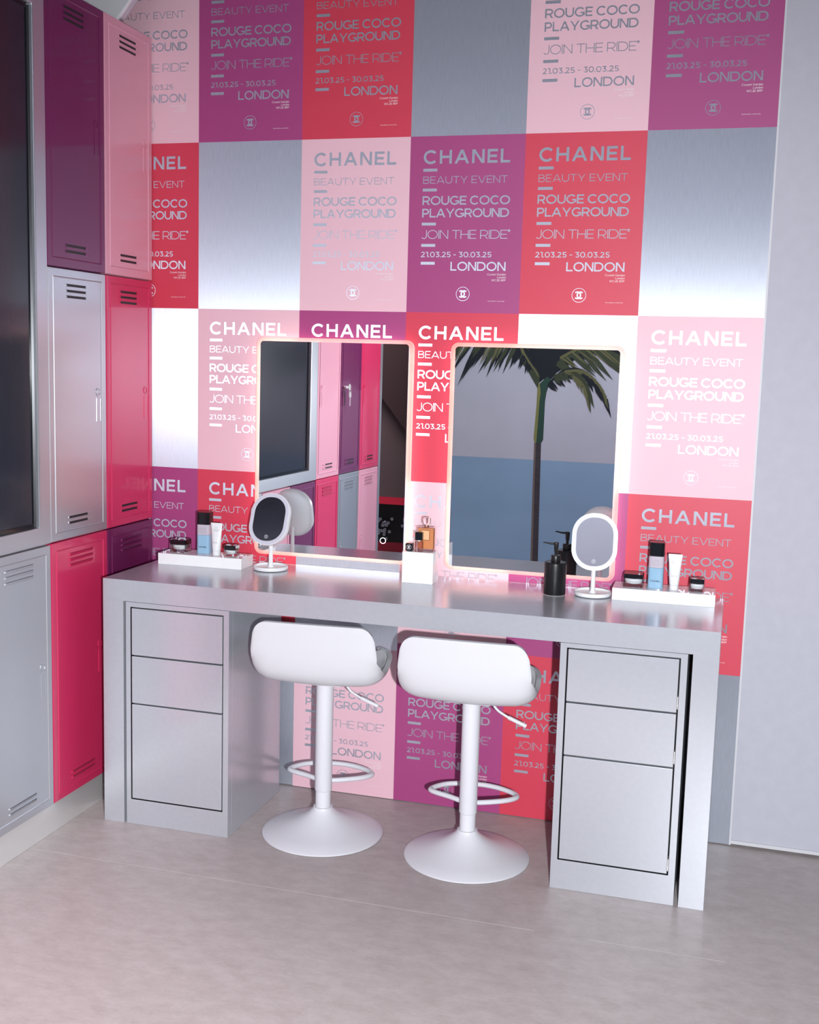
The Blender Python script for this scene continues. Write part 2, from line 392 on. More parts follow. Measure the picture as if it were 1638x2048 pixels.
struct('wall_alcove.001', boxbm(-3.2, -3.1, -6.5, -2.9, 0, 4.2), 'alcove_brown')
# floor seams
for i, y in enumerate((-.807, -2.2)):
    pass
bm = BM()
for (x0, x1, y) in ((-.18, 1.47, -.8075), (1.62, 2.0, -.808)):
    box(bm, x0, x1, y - .0006, y + .0006, -.001, .0003)
struct('trim_3', bm, 'seam_grey')

# ------------------------------------------------------------------ posters
PW, PH = .4, .59344
ZT = 2.9701           # top of the first row
LINES = [('headline', 'CHANEL', .0478, .3497, .0922, .0466, .185, .21),
         ('event_line', 'BEAUTY EVENT', .0482, .3432, .1578, .1338, .095, .13),
         ('slogan_line', 'JOIN THE RIDE', .0467, .3494, .3430, .3136, .082, .085),
         ('date_line', '21.03.25 - 30.03.25', .0472, .2972, .4050, .3868, .15, .10),
         ('city_line', 'LONDON', .1543, .3475, .4503, .4205, .155, .09)]
YL = -.0017
def line_q(s, x0, x1, d0, d1, t, sp, al='fit'): return text_quads(s, x0, x1, -d0, -d1, t, sp, al)
LET = {}
def letmesh(name, quads, m):
    bm = quads_bm(quads, YL); me = bpy.data.meshes.new(name); bm.to_mesh(me); bm.free(); me.materials.append(MATS[m]); LET[name] = me
for n, s, x0, x1, d0, d1, t, sp in LINES:
    q = line_q(s, x0, x1, d0, d1, t, sp)
    if n == 'slogan_line': q += line_q('*', .3495, .3600, .3430, .3125, .1, 0, 'center')
    letmesh(n, q, 'brushed_metal')
letmesh('title_line', line_q('ROUGE COCO', .0478, .3545, .2290, .1995, .165, .07) + line_q('PLAYGROUND', .0479, .3525, .2710, .2415, .165, .055), 'brushed_metal')
q = []
for s, d in (('Covent Garden', .4655), ('London', .4752), ('WC2E 8RF', .4850)): q += line_q(s, .2, .3498, d, d - .0066, .12, .13, 'right')
letmesh('address_lines', q, 'white_ink')
letmesh('emblem', emblem_quads(.2010, -.5290, .0232), 'brushed_metal')
letmesh('footnote', line_q("* REJOIGNEZ L'AVENTURE", .2875, .3478, .5535, .5510, .14, .12), 'white_ink')
letmesh('dash_bar', [[(.0477, -.1175), (.0977, -.1175), (.0977, -.1078), (.0477, -.1078)]], 'brushed_metal')
POSTER_ME = {}
for c in ('pink', 'red', 'purple'):
    bm = BM(); box(bm, 0, PW, -.0012, 0, -PH, 0); bmesh.ops.recalc_face_normals(bm, faces=bm.faces)
    me = bpy.data.meshes.new('event_poster'); bm.to_mesh(me); bm.free(); me.materials.append(MATS['paper_' + c]); POSTER_ME[c] = me
bm = BM(); box(bm, 0, PW, -.0012, 0, -PH, -.031); me = bpy.data.meshes.new('event_poster'); bmesh.ops.recalc_face_normals(bm, faces=bm.faces); bm.to_mesh(me); bm.free(); me.materials.append(MATS['paper_pink']); POSTER_ME['trim'] = me
POSTERS = [
 (-1, 1, 'pink', 'pink event poster at the top left behind the perforated grille and pink locker'),
 (0, 1, 'purple', 'purple event poster at the top of the wall, between a pink and a red poster'),
 (1, 1, 'red', 'red event poster at the top of the wall, left of a bare metal square'),
 (3, 1, 'pink', 'pink event poster at the top of the wall, right of a bare metal square'),
 (4, 1, 'purple', 'dark purple event poster at the top right beside the grey wall'),
 (-1, 2, 'red', 'red event poster half hidden by lockers, above the bright metal corner square'),
 (1, 2, 'pink', 'pink event poster with its whole headline, below the top red poster'),
 (2, 2, 'purple', 'whole purple event poster in the middle of the wall, above the gap between mirrors'),
 (3, 2, 'red', 'whole red event poster above the right lighted mirror'),
 (0, 3, 'pink', 'pink event poster partly covered by the left edge of the left lighted mirror'),
 (1, 3, 'purple', 'purple event poster almost wholly hidden behind the left lighted mirror'),
 (2, 3, 'red', 'bright red event poster in the gap between the two lighted mirrors'),
 (4, 3, 'pink', 'pale pink event poster right of the right lighted mirror'),
 (-1, 4, 'purple', 'purple event poster in the left corner behind the left tray of cosmetics'),
 (0, 4, 'red', 'red event poster behind the small left vanity mirror'),
 (2, 4, 'pink', 'pink event poster behind the perfume bottle, running down below the desk'),
 (3, 4, 'purple', 'purple event poster behind the black pump bottle and under the right mirror'),
 (4, 4, 'red', 'red event poster behind the right tray of cosmetics'),
 (1, 5, 'trim', 'pink event poster near the floor behind the left stool'),
 (2, 5, 'purple', 'purple event poster near the floor behind the right stool'),
 (3, 5, 'red', 'red event poster near the floor beside the right drawer unit')]
for k, r, c, lab in POSTERS:
    o = link('event_poster', POSTER_ME[c]); o.location = (k * PW, 0, ZT - (r - 1) * PH)
    tag(o, lab, 'poster', 'event posters on the metal wall')
    for n in ('headline', 'event_line', 'title_line', 'slogan_line', 'date_line', 'city_line', 'address_lines', 'emblem', 'footnote'):
        link(n, LET[n], o)
    for d in (0, .0663, .1805, .2525, .3130):
        b = link('dash_bar', LET['dash_bar'], o); b.location.z = -d

# ------------------------------------------------------------------ lockers
XF = -.186
def locker_meshes(w_, h_, c, opened, key=False):
    """door origin: right (wall side) bottom front corner; runs -y by w_, +z by h_"""
    out = {}
    m = 'paint_' + c
    bm = BM(); box(bm, -.45, -.016, -w_ + .001, -.001, .001, h_ - .001); out['body'] = (bm, m, .002)
    bm = BM()
    def loop(ins, x): return [bm.verts.new((x, a, b)) for a, b in ((-w_ + .0025 + ins, .0025 + ins), (-.0025 - ins, .0025 + ins), (-.0025 - ins, h_ - .0025 - ins), (-w_ + .0025 + ins, h_ - .0025 - ins))]
    seq = [(0, -.016), (0, -.002), (.002, 0), (.0255, 0), (.0275, .0022), (.0295, .0), (.030, -.0003)]
    L = [loop(*s) for s in seq]
    for a, b in zip(L, L[1:]):
        for i in range(4): bm.faces.new((a[i], a[(i + 1) % 4], b[(i + 1) % 4], b[i]))
    bm.faces.new(L[-1]); out['door'] = (bm, m, 0)
    return out
def vent_mesh(c, opened):
    # slot 0.147 wide in y (centred), origin on door face
    bm = BM(); W2, H2 = .0735, .0058
    out = rrect(-W2, W2, -H2, H2, H2 * .98, 5); inn = rrect(-W2 + .0016, W2 - .0016, -H2 + .0016, H2 - .0016, (H2 - .0016) * .98, 5)
    ringprism(bm, out, inn, -.0005, .0016, 'x', 0)
    if opened:
        prism(bm, inn, -.0004, .0004, 'x', 1)  # dark sheet drawn as the shade inside the open slot
        # closed sloping end of the louvre on the wall side
        e = rrect(W2 - .032, W2 - .001, -H2 + .001, H2 - .001, .0045, 4); prism(bm, e, 0, .0022, 'x', 0)
    else:
        A = [bm.verts.new(p) for p in ((0.0042, -W2 + .004, H2 - .001), (0.0042, W2 - .004, H2 - .001), (.0004, W2 - .004, -H2 + .001), (.0004, -W2 + .004, -H2 + .001))]
        B = [bm.verts.new(p) for p in ((0.0, -W2 + .002, H2 - .0002), (0.0, W2 - .002, H2 - .0002))]
        bm.faces.new(A); bm.faces.new((A[0], A[1], B[1], B[0])).material_index = 1  # narrow top face coloured dark as a painted shade line
        bm.faces.new((A[0], B[0], A[3])); bm.faces.new((A[1], A[2], B[1]))
    bmesh.ops.recalc_face_normals(bm, faces=bm.faces)
    me = bpy.data.meshes.new('vent_slot'); bm.to_mesh(me); bm.free(); me.materials.append(MATS['paint_' + c]); me.materials.append(MATS['vent_shade']); return me
def lock_mesh(c):
    bm = BM(); ringprism(bm, circle(0, 0, .0135, 24), circle(0, 0, .0110, 24), -.0003, .0016, 'x')
    bmesh.ops.recalc_face_normals(bm, faces=bm.faces)
    me = bpy.data.meshes.new('lock'); bm.to_mesh(me); bm.free(); me.materials.append(MATS['paint_' + c]); return me
def pull_mesh(c):
    bm = BM(); o = rrect(-.0135, .0135, -.042, .042, .001, 1); i = rrect(-.0115, .0115, -.040, .040, .001, 1)
    ringprism(bm, o, i, -.0003, .0014, 'x'); prism(bm, i, -.0003, .0003, 'x')
    bmesh.ops.recalc_face_normals(bm, faces=bm.faces)
    me = bpy.data.meshes.new('handle'); bm.to_mesh(me); bm.free(); me.materials.append(MATS['paint_' + c]); return me
VM = {(c, o): vent_mesh(c, o) for c in ('pink', 'red', 'purple', 'silver') for o in (True, False)}
LM = {c: lock_mesh(c) for c in ('pink', 'red', 'purple', 'silver')}; HM = {c: pull_mesh(c) for c in ('pink', 'red', 'purple', 'silver')}
def locker(y1, y0, z0, z1, c, label, opened, handle_z):
    w_, h_ = y1 - y0, z1 - z0
    t = thing('locker', label, 'locker', (XF, y1, z0), 0, 'metal lockers on the left')
    d = None
    for n, (bm, m, bv) in locker_meshes(w_, h_, c, opened).items():
        o = obj(n, bm, m, t, bevel=bv)
        if n == 'door': d = o
    yc = -w_ / 2 + .0035 if w_ > .3 else -w_ / 2
    def vent(z):
        v = link('vent_slot', VM[(c, opened)], d); v.location = (0, yc, z)
    for i in range(3): vent(h_ - .0535 - .0185 * i)
    for i in range(2): vent(.055 + .0185 * i)
    if opened is False:
        pass
    l = link('lock', LM[c], d); l.location = (0, -.055 + .0, handle_z)
    h = link('handle', HM[c], d); h.location = (0, -.055 + .003, handle_z - .061)
    return t, d
ZA, ZB, ZC, ZK = 2.748, 1.8817, .9915, .104
Y = [-.0045, -.3326, -.6818]
locker(Y[0], Y[1], ZB, ZA, 'pink', 'tall pink locker in the top row, against the poster wall', True, .489)
locker(Y[1], Y[2], ZB, ZA, 'purple', 'dark purple locker in the top row beside the black screen', True, .489)
locker(Y[0], Y[1], ZC, ZB, 'red', 'red locker in the middle row, against the poster wall', True, .487)
locker(Y[1], Y[2], ZC, ZB, 'silver', 'silver locker in the middle row beside the black screen', True, .487)
locker(Y[0], Y[1], ZK, ZC, 'purple', 'purple locker in the bottom row, mostly hidden behind the desk', False, .487)
locker(Y[1], Y[2], ZK, ZC, 'red', 'red locker in the bottom row, left of the desk leg', False, .487)
locker(Y[2], -1.037, ZK, ZC - .002, 'silver', 'grey locker in the bottom row under the black screen', False, .487)
locker(-1.112, -1.467, ZK, ZC - .002, 'pink', 'pink locker under the screen, seen only in the left mirror', False, .487)
locker(-1.467, -1.818, ZK, ZC - .002, 'purple', 'purple bottom locker seen in the left mirror, beneath the screen corner', False, .487)
locker(-1.82, -2.18, ZC, ZB, 'pink', 'pink locker beyond the screen, seen in the left mirror', True, .487)
lt, ld = locker(-2.18, -2.537, ZC, ZB, 'purple', 'purple locker with keys in its lock, seen in the left mirror', True, .487)
locker(-2.537, -2.9, ZC, ZB, 'red', 'red locker at the far end of the row, seen in the left mirror', True, .487)
locker(-1.82, -2.18, ZK, ZC, 'red', 'red bottom locker between purple and silver ones, seen in the left mirror', False, .487)
locker(-2.18, -2.537, ZK, ZC, 'silver', 'silver bottom locker seen in the left mirror', False, .487)
locker(-2.537, -2.9, ZK, ZC, 'pink', 'pink bottom locker at the far end, seen in the left mirror', False, .487)
bm = BM(); box(bm, -.64, XF - .001, -1.1115, -1.0375, ZK, ZC - .003); tag(obj('filler_panel', bm, 'paint_silver', None, .002), 'narrow grey filler strip beside the grey locker under the screen', 'panel')
bm = BM(); box(bm, -.64, XF + .004, -2.935, -2.9015, .0, 2.0); tag(obj('end_panel', bm, 'paint_silver', None, .003), 'blue grey upright panel closing the locker row, seen in the left mirror', 'panel')
bm = BM(); box(bm, -.62, -.198, -2.9, -.0045, 0, ZK - .001); tag(obj('locker_plinth', bm, 'steel_satin', None, .002), 'shiny steel plinth under the row of lockers', 'plinth')
# keys in the purple locker
k = thing('key_set', 'two keys hanging from the purple locker lock, seen in the left mirror', 'keys', (XF, -2.235, 1.478))
bm = BM(); tube(bm, [(0, 0, 0), (.022, 0, 0)], .008, 12); obj('lock_barrel', bm, 'chrome', k, smooth=True)
def key(nm, loc, rx):
    bm = BM(); prism(bm, circle(0, 0, .019, 20), -.001, .001, 'x'); box(bm, -.001, .001, -.0055, .0055, -.062, -.016)
    o = obj(nm, bm, 'chrome', k); o.location = loc; o.rotation_euler = (rx, 0, 0)
key('key', (.024, -.030, 0), math.radians(90)); key('key', (.026, -.034, -.042), 0)
bm = BM(); tube(bm, [(.026, -.032 + .018 * math.cos(a), -.018 + .018 * math.sin(a)) for a in [i * PI / 8 for i in range(16)]], .001, 6, True); obj('key_ring', bm, 'chrome', k)

# big black screen in a steel frame
s = thing('display_screen', 'large black screen in a silver frame set among the lockers', 'screen', (XF, -.6835, .993))
bm = BM(); W_, H_ = 1.135, 1.72; o0, o1 = .064, 1.03
def fr(x, z): return (x, z)
outer = [(-W_, 0), (0, 0), (0, H_), (-W_, H_)]; inner = [(-1.035, .058), (-.062, .058), (-.062, H_ - .06), (-1.035, H_ - .06)]
ringprism(bm, outer, inner, -.06, .002, 'x'); obj('frame', bm, 'paint_silver', s, .003)
bm = BM(); ringprism(bm, inner, [(-1.020, .073), (-.077, .073), (-.077, H_ - .075), (-1.020, H_ - .075)], -.05, -.010, 'x'); obj('bezel', bm, 'black_gloss', s)
bm = BM(); box(bm, -.05, -.013, -1.0205, -.0765, .0725, H_ - .0745); obj('screen', bm, 'screen_glass', s)

# perforated loudspeaker on the lockers
s = thing('loudspeaker', 'light grey perforated loudspeaker corner above the top lockers', 'loudspeaker', (-.213, -.2, ZA + .001))
tri = [(0, 0), (.16, .19), (.16, .28), (-.40, .28), (-.40, 0)]
bm = BM(); prism(bm, tri, 0, .03, 'y'); obj('cabinet', bm, 'paint_silver', s, .004)
ins = [(-.005, .004), (.155, .192), (.155, .27), (-.39, .27), (-.39, .004)]
bm = BM(); prism(bm, ins, -.006, -.0005, 'y'); obj('grille', bm, 'perforated_metal', s)
bm = BM(); ringprism(bm, tri, ins, -.010, 0, 'y'); obj('rim', bm, 'white_plastic', s)

# ------------------------------------------------------------------ desk
DX0, DX1, DY, DZ, DU = -.0944, 1.9325, -.5184, .8566, .7835
d = thing('vanity_desk', 'long silver metal desk with a thick top and slab legs', 'desk', (0, 0, 0))
bm = BM(); box(bm, DX0, DX1, DY, -.004, DU, DZ); obj('desk_top', bm, 'desk_silver', d, .0004)
bm = BM(); box(bm, DX0, -.0175, DY, -.004, 0, DU); obj('leg', bm, 'desk_silver', d, .0004)
bm = BM(); box(bm, 1.8575, DX1, DY, -.004, 0, DU); obj('leg', bm, 'desk_silver', d, .0004)
def cabinet(x0, x1, ox0, ox1, zs, label, slides):
    t = thing('drawer_cabinet', label, 'drawer cabinet', (x0, DY + .0004, 0), 0, 'silver drawer cabinets under the desk')
    W_ = x1 - x0; a, b = ox0 - x0, ox1 - x0; zt, z1, z2, zb = zs; zc = DU - .0012; D = .452
    bm = BM()
    ringprism(bm, [(0, 0), (W_, 0), (W_, zc), (0, zc)], [(a, zb), (b, zb), (b, zt), (a, zt)], 0, .03, 'y')
    box(bm, 0, W_, .03, D, 0, zc); obj('body', bm, 'desk_silver', t, .0012)
    bm = BM(); prism(bm, [(a, zb), (b, zb), (b, zt), (a, zt)], .0290, .0299, 'y'); ringprism(bm, [(a, zb), (b, zb), (b, zt), (a, zt)], [(a + .0011, zb + .0011), (b - .0011, zb + .0011), (b - .0011, zt - .0011), (a + .0011, zt - .0011)], .0016, .0290, 'y'); obj('shade_lining', bm, 'gap_shade', t)  # dark backing and lining paint the shade into the drawer gaps
    g = .0045
    for hi, lo in ((zt, z1), (z1, z2), (z2, zb)):
        bm = BM(); box(bm, a + g, b - g, .0005, .020, lo + (g if lo == zb else g * .5), hi - (g if hi == zt else g * .7)); o = obj('drawer', bm, 'desk_silver', t, .0012)
        if slides:
            bm = BM(); box(bm, b - g + .0006, b - g + .0030, .004, .026, lo + .012, lo + .05); box(bm, b - g + .0004, b - g + .0036, .002, .01, lo + .02, lo + .026); obj('slide_rail', bm, 'chrome', o)
    return t
cabinet(-.0085, .3722, .0088, .3525, (.7655, .5975, .4295, .0885), 'silver three drawer cabinet under the left end of the desk', False)
cabinet(1.4665, 1.8435, 1.4868, 1.8235, (.7685, .5995, .431, .094), 'silver three drawer cabinet under the right end of the desk', True)

# ------------------------------------------------------------------ stools
def stool(x, y, rz, label):
    t = thing('bar_stool', label, 'stool', (x, y, 0), rz, 'white bar stools at the desk')
    bm = BM(); lathe(bm, [(.0, 0), (.203, 0), (.2065, .002), (.2065, .006), (.195, .0125), (.160, .0225), (.120, .036), (.085, .0505), (.058, .066), (.042, .079), (.0345, .088), (.033, .092), (.0325, .094), (.027, .0945), (0.0, .0945)], n=72, cap=False)
    obj('base', bm, 'stool_metal', t, smooth=True)
    bm = BM(); lathe(bm, [(.0262, .0946), (.0262, .155)], n=32); obj('inner_post', bm, 'stool_metal', t, smooth=True)
    bm = BM(); lathe(bm, [(.0262, .150), (.0285, .152), (.0295, .155), (.0295, .5330)], n=32); obj('outer_post', bm, 'stool_metal', t, smooth=True)
    path = spline([(0, .020, .178), (-.075, .050, .178), (-.140, .085, .176), (-.147, .115, .175), (-.110, .165, .175), (-.05, .190, .175), (.02, .196, .175), (.08, .180, .175), (.132, .145, .175), (.140, .108, .176), (.095, .060, .178)], 6, True)
    bm = BM(); tube(bm, path, .0085, 12, True); obj('footrest', bm, 'stool_metal', t, smooth='all')
    # gas lift lever
    bm = BM(); tube(bm, spline([(.035, .05, .538), (.055, .06, .512), (.075, .06, .488), (.105, .06, .470), (.125, .06, .461)], 5), .0045, 10)
    lv = obj('lever', bm, 'stool_metal', t, smooth='all')
    bm = BM(); tube(bm, [(.112, .06, .4665), (.172, .06, .4430)], .0068, 12); obj('lever_grip', bm, 'stool_metal', lv, smooth=True)
    # seat shell: profile from front lip to top of the back
    prof = [(.178, .580), (.168, .584), (.140, .580), (.095, .568), (.04, .557), (-.02, .550), (-.075, .551), (-.116, .562), (-.145, .590), (-.160, .632), (-.167, .680), (-.171, .726), (-.175, .768)]
    half = [.140, .166, .190, .204, .210, .213, .214, .214, .213, .210, .207, .203, .199]
    US = [-1 + 2 * j / 36 for j in range(37)]; US = [math.copysign(1 - (1 - abs(u)) ** 1.35, u) for u in US]
    def shell(kx=1.0, lo=0, hi=None, dz=0):
        bm = BM(); rows = []
        P = spline([(0, a, b) for a, b in prof], 4); Hh = [v.x for v in spline([(h, 0, 0) for h in half], 4)]
        n = len(P); hi = n if hi is None else hi; tops = 14; zt0 = P[n - tops].z; zt1 = P[-1].z; rc = .046
        for i in range(lo, hi):
            p = P[i]; row = []; hw = Hh[i] * kx
            
            tan = (P[min(i + 1, n - 1)] - P[max(i - 1, 0)]).normalized(); nor = Vector((0, tan.z, -tan.y))
            amp = 1 - .72 * max(0., min(1., (p.z - .58) / .09)) if p.y < -.05 else 1 - .35 * max(0., (p.y - .06) / .12)
            for u in US:
                au = abs(u) * kx; e2 = max(0., min(1., (au * hw - (hw - .065)) / .065))
                q = Vector((u * hw, p.y, p.z + dz)) + nor * amp * (.014 * au * au + .036 * (1 - math.sqrt(max(0., 1 - e2 * e2))))
                if i >= n - tops:
                    e = max(0., (abs(u) * hw - (hw - rc)) / rc); q.z -= rc * (1 - math.sqrt(max(0., 1 - min(1, e) ** 2))) * (p.z - zt0) / (zt1 - zt0)
                row.append(bm.verts.new(q))
            rows.append(row)
        for a, b in zip(rows, rows[1:]):
            for j in range(len(US) - 1): bm.faces.new((a[j], a[j + 1], b[j + 1], b[j]))
        return bm
    o = obj('seat_shell', shell(), 'stool_white', t, smooth='all')
    so = o.modifiers.new('thick', 'SOLIDIFY'); so.thickness = .016; so.offset = 0
    bv = o.modifiers.new('round', 'BEVEL'); bv.width = .006; bv.segments = 3; bv.limit_method = 'ANGLE'; bv.angle_limit = math.radians(50)
    pd = obj('seat_pad', shell(.93, 3, 30, .0102), 'seat_pad', t, smooth='all'); so = pd.modifiers.new('thick', 'SOLIDIFY'); so.thickness = .004; so.offset = 0
    bm = BM(); box(bm, -.07, .07, -.06, .07, .5330, .5415); obj('mount_plate', bm, 'stool_metal', t, .004)
    return t
stool(.655, -.36, math.radians(5), 'white bar stool on the left, in front of the left drawers')
stool(1.169, -.384, math.radians(2), 'white bar stool on the right, nearest the right drawer cabinet')

# ------------------------------------------------------------------ lighted wall mirrors
def wall_mirror(x0, x1, z0, z1, label, icon, tilt):
    zc = (z0 + z1) / 2; xc = (x0 + x1) / 2
    t = thing('lighted_mirror', label, 'mirror', (xc, 0, zc)); t.rotation_euler = (tilt, 0, 0); t['group'] = 'lighted wall mirrors'
    a, b = (x1 - x0) / 2, (z1 - z0) / 2
    bm = BM(); prism(bm, rrect(-a, a, -b, b, .028, 8), -.0335, -.0215, 'y'); obj('frosted_rim', bm, 'frosted_edge', t, .002)
    bm = BM(); prism(bm, rrect(-a + .017, a - .017, -b + .0135, b - .0135, .012, 6), -.0352, -.0342, 'y'); g = obj('mirror_glass', bm, 'mirror_glass', t)
    bm = BM(); prism(bm, rrect(-a + .04, a - .04, -b + .04, b - .04, .01, 4), -.0205, -.004, 'y'); obj('back_box', bm, 'white_plastic', t)
    i0, i1 = .032, .036
    for (xa, xb, za, zb) in ((-a + i0, -a + i1, -b + .03, b - .03), (a - i1, a - i0, -b + .03, b - .03), (-a + .03, a - .03, -b + i0, -b + i1), (-a + .03, a - .03, b - i1, b - i0)):
        bm = BM(); box(bm, xa, xb, -.0195, -.012, za, zb); obj('light_strip', bm, 'led_warm', t)
    if icon:
        bm = BM(); ringprism(bm, circle(icon[0] - xc, icon[1] - zc, .0115, 28), circle(icon[0] - xc, icon[1] - zc, .0092, 28), -.0356, -.0353, 'y'); obj('touch_ring', bm, 'led_icon', g)
wall_mirror(.247, .8405, .892, 1.6845, 'left lighted wall mirror reflecting the lockers', (.746, .974), -.005)
wall_mirror(.973, 1.569, .8885, 1.6815, 'right lighted wall mirror reflecting a painted palm tree', None, 0)

# ------------------------------------------------------------------ things on the desk
def block(name, x0, x1, y0, y1, z0, z1, label, cat, m='acrylic_white', rz=0):
    o = obj(name, boxbm(-(x1 - x0) / 2, (x1 - x0) / 2, -(y1 - y0) / 2, (y1 - y0) / 2, 0, z1 - z0), m, None, .0012)
    o.location = ((x0 + x1) / 2, (y0 + y1) / 2, z0); o.rotation_euler.z = rz
    return tag(o, label, cat)
TT = .8970
block('display_tray', -.0585, .2665, -.199, -.088, DZ, TT, 'white glossy riser at the left end of the desk, holding cosmetics', 'riser', rz=math.radians(1.6))['group'] = 'white display risers'
block('display_tray', 1.577, 1.9045, -.170, -.048, DZ, TT, 'white glossy riser at the right end of the desk, holding cosmetics', 'riser', rz=math.radians(1.4))['group'] = 'white display risers'
block('display_block', .8590, .9687, -.173, -.118, DZ, .9654, 'small tall white block between the two mirrors, under the perfume', 'riser', rz=math.radians(1.2))
CHQ = lambda w_, z0, h_, y, m, par, t=.2: obj('brand_lettering', quads_bm(text_quads('CHANEL', -w_ / 2, w_ / 2, z0, z0 + h_, t, .26), y), m, par, recalc=False)
def fine_print(par, w_, zs, y, m='ink_grey', h_=.0016):
    bm = BM()
    for z, k in zs:
        x = -w_ / 2 * k
        while x < w_ / 2 * k - .001:
            l = random.uniform(.0012, .0042); l = min(l, w_ / 2 * k - x)
            bm.faces.new([bm.verts.new(p) for p in ((x, y, z), (x + l, y, z), (x + l, y, z + h_), (x, y, z + h_))]); x += l + .0009
    return obj('fine_print', bm, m, par, recalc=False)
def jar(x, y, z, s_, h_, lid, label, rz=0, txt=True):
    t = thing('cream_jar', label, 'jar', (x, y, z), rz, 'square cream jars with black lids'); a = s_ / 2; hb = h_ - lid
    bm = BM(); prism(bm, rrect(-a, a, -a, a, .006, 4), .0002, hb, 'z'); obj('glass_body', bm, 'jar_glass', t, .001)
    bm = BM(); lathe(bm, [(a * .40, hb * .26), (a * .74, hb * .36), (a * .90, hb * .62), (a * .92, hb - .0012)], n=32); obj('cream_cup', bm, 'cream_white', t, smooth=True)
    bm = BM(); prism(bm, rrect(-a * .97, a * .97, -a * .97, a * .97, .006, 4), hb + .0004, h_, 'z'); obj('lid', bm, 'black_gloss', t, .0015)
    CHQ(s_ * .45, hb * .13, hb * .12, -a - .0006, 'ink_black', t)
    fine_print(t, s_ * .5, [(hb * .66, 1), (hb * .54, .8)], -a - .0006, h_=.0013)
jar(.0010, -.138, TT, .061, .046, .018, 'larger square jar with a black lid on the left riser')
jar(.2065, -.141, TT, .046, .039, .0165, 'smaller square jar with a black lid at the right end of the left riser')
jar(1.6415, -.110, TT, .064, .043, .0145, 'larger square jar with a black lid at the left end of the right riser')
jar(1.8455, -.112, TT, .047, .042, .016, 'smaller square jar with a black lid at the right end of the right riser')
def lotion(x, y, z, label, rz=0):
    t = thing('lotion_bottle', label, 'bottle', (x, y, z), rz, 'two tone lotion bottles'); a, b = .0245, .0245
    H = .106
    bm = BM(); prism(bm, rrect(-a, a, -b, b, .010, 5), 0, H * .64, 'z'); obj('lower_body', bm, 'bottle_blue', t, .001, smooth=True)
    bm = BM(); prism(bm, rrect(-a, a, -b, b, .010, 5), H * .64 + .0002, H, 'z'); obj('upper_body', bm, 'bottle_lilac', t, .001, smooth=True)
    bm = BM(); prism(bm, rrect(-a, a, -b, b, .010, 5), H + .0004, H + .045, 'z'); obj('cap', bm, 'black_gloss', t, .001, smooth=True)
    CHQ(.031, H * .20, .0062, -b - .0006, 'ink_navy', t)
    fine_print(t, .034, [(H * .87, .9), (H * .82, .8), (H * .76, 1), (H * .71, .85)], -b - .0006)
lotion(.0925, -.125, TT, 'blue and lilac bottle with black cap on the left riser', math.radians(4))
lotion(1.712, -.105, TT, 'blue and lilac bottle with black cap on the right riser', 0)
def cream_tube(x, y, z, label, rz=0):
    t = thing('cream_tube', label, 'tube', (x, y, z), rz, 'white squeeze tubes'); bm = BM(); n = 24; rings = []
    for z_, a, b in ((0.016, .0150, .0135), (.03, .0165, .0135), (.06, .0185, .0110), (.09, .0205, .0060), (.108, .0222, .0018), (.1165, .0226, .0012)):
        rings.append([bm.verts.new((a * math.cos(2 * PI * i / n), b * math.sin(2 * PI * i / n), z_)) for i in range(n)])
    for p, q in zip(rings, rings[1:]):
        for i in range(n): bm.faces.new((p[i], p[(i + 1) % n], q[(i + 1) % n], q[i]))
    bm.faces.new(rings[0][::-1]); bm.faces.new(rings[-1]); obj('tube_body', bm, 'tube_white', t, smooth=True)
    bm = BM(); lathe(bm, [(.0142, 0), (.0146, .0006), (.0146, .0156)], n=32); obj('cap', bm, 'white_plastic', t, smooth=True)
    def P(u, v):
        b = .0135 + (.0110 - .0135) * max(0, (v - .03) / .03) if v < .06 else .0110 - (.005) * (v - .06) / .03 if v < .09 else .006 - .0042 * (v - .09) / .018
        a = .0165 + .006 * (v - .03) / .08
        return (u, -b * math.sqrt(max(.05, 1 - (u / a) ** 2)) - .0007, v)
    obj('brand_lettering', quads_bm(text_quads('CHANEL', -.0095, .0095, .044, .0475, .2, .28), 0, P), 'ink_grey', t, recalc=False)
    q = text_quads('UV', -.004, .004, .099, .1025, .16, .15, 'center')
    for zz, wd in ((.094, .016), (.0905, .024), (.0870, .018)):
        x = -wd / 2
        while x < wd / 2: q.append([(x, zz), (x + .0022, zz), (x + .0022, zz + .0011), (x, zz + .0011)]); x += .0032
    obj('fine_print', quads_bm(q, 0, P), 'ink_grey', t, recalc=False)
cream_tube(.1500, -.150, TT, 'white squeeze tube on the left riser, in front of the blue bottle')
cream_tube(1.7720, -.118, TT, 'white squeeze tube on the right riser, right of the blue bottle')

# perfume, nail polish and loose cap on the block
BZ = .9656
t = thing('perfume_bottle', 'square amber perfume bottle with clear stopper on the white block', 'perfume', (.9330, -.1345, BZ))
bm = BM(); prism(bm, rrect(-.031, .031, -.0135, .0135, .004, 4), 0, .0835, 'z'); obj('glass_body', bm, 'jar_glass', t, .001)
bm = BM(); prism(bm, rrect(-.0275, .0275, -.0105, .0105, .003, 4), .0085, .0805, 'z'); obj('amber_liquid', bm, 'amber_glass', t, .001)
bm = BM(); prism(bm, rrect(-.0145, .0145, .0405, .0735, .0005, 2), -.0150, -.0142, 'y'); lb = obj('label', bm, 'label_cream', t)
bm = BM(); ringprism(bm, rrect(-.0150, .0150, .0400, .0740, .0005, 2), rrect(-.0139, .0139, .0411, .0729, .0005, 2), -.0154, -.0146, 'y'); obj('label_border', bm, 'ink_black', lb)
bm = BM(); lathe(bm, [(.010, .0837), (.0105, .085), (.0085, .087), (.0085, .090)], n=24); obj('collar', bm, 'brass', t, smooth=True)
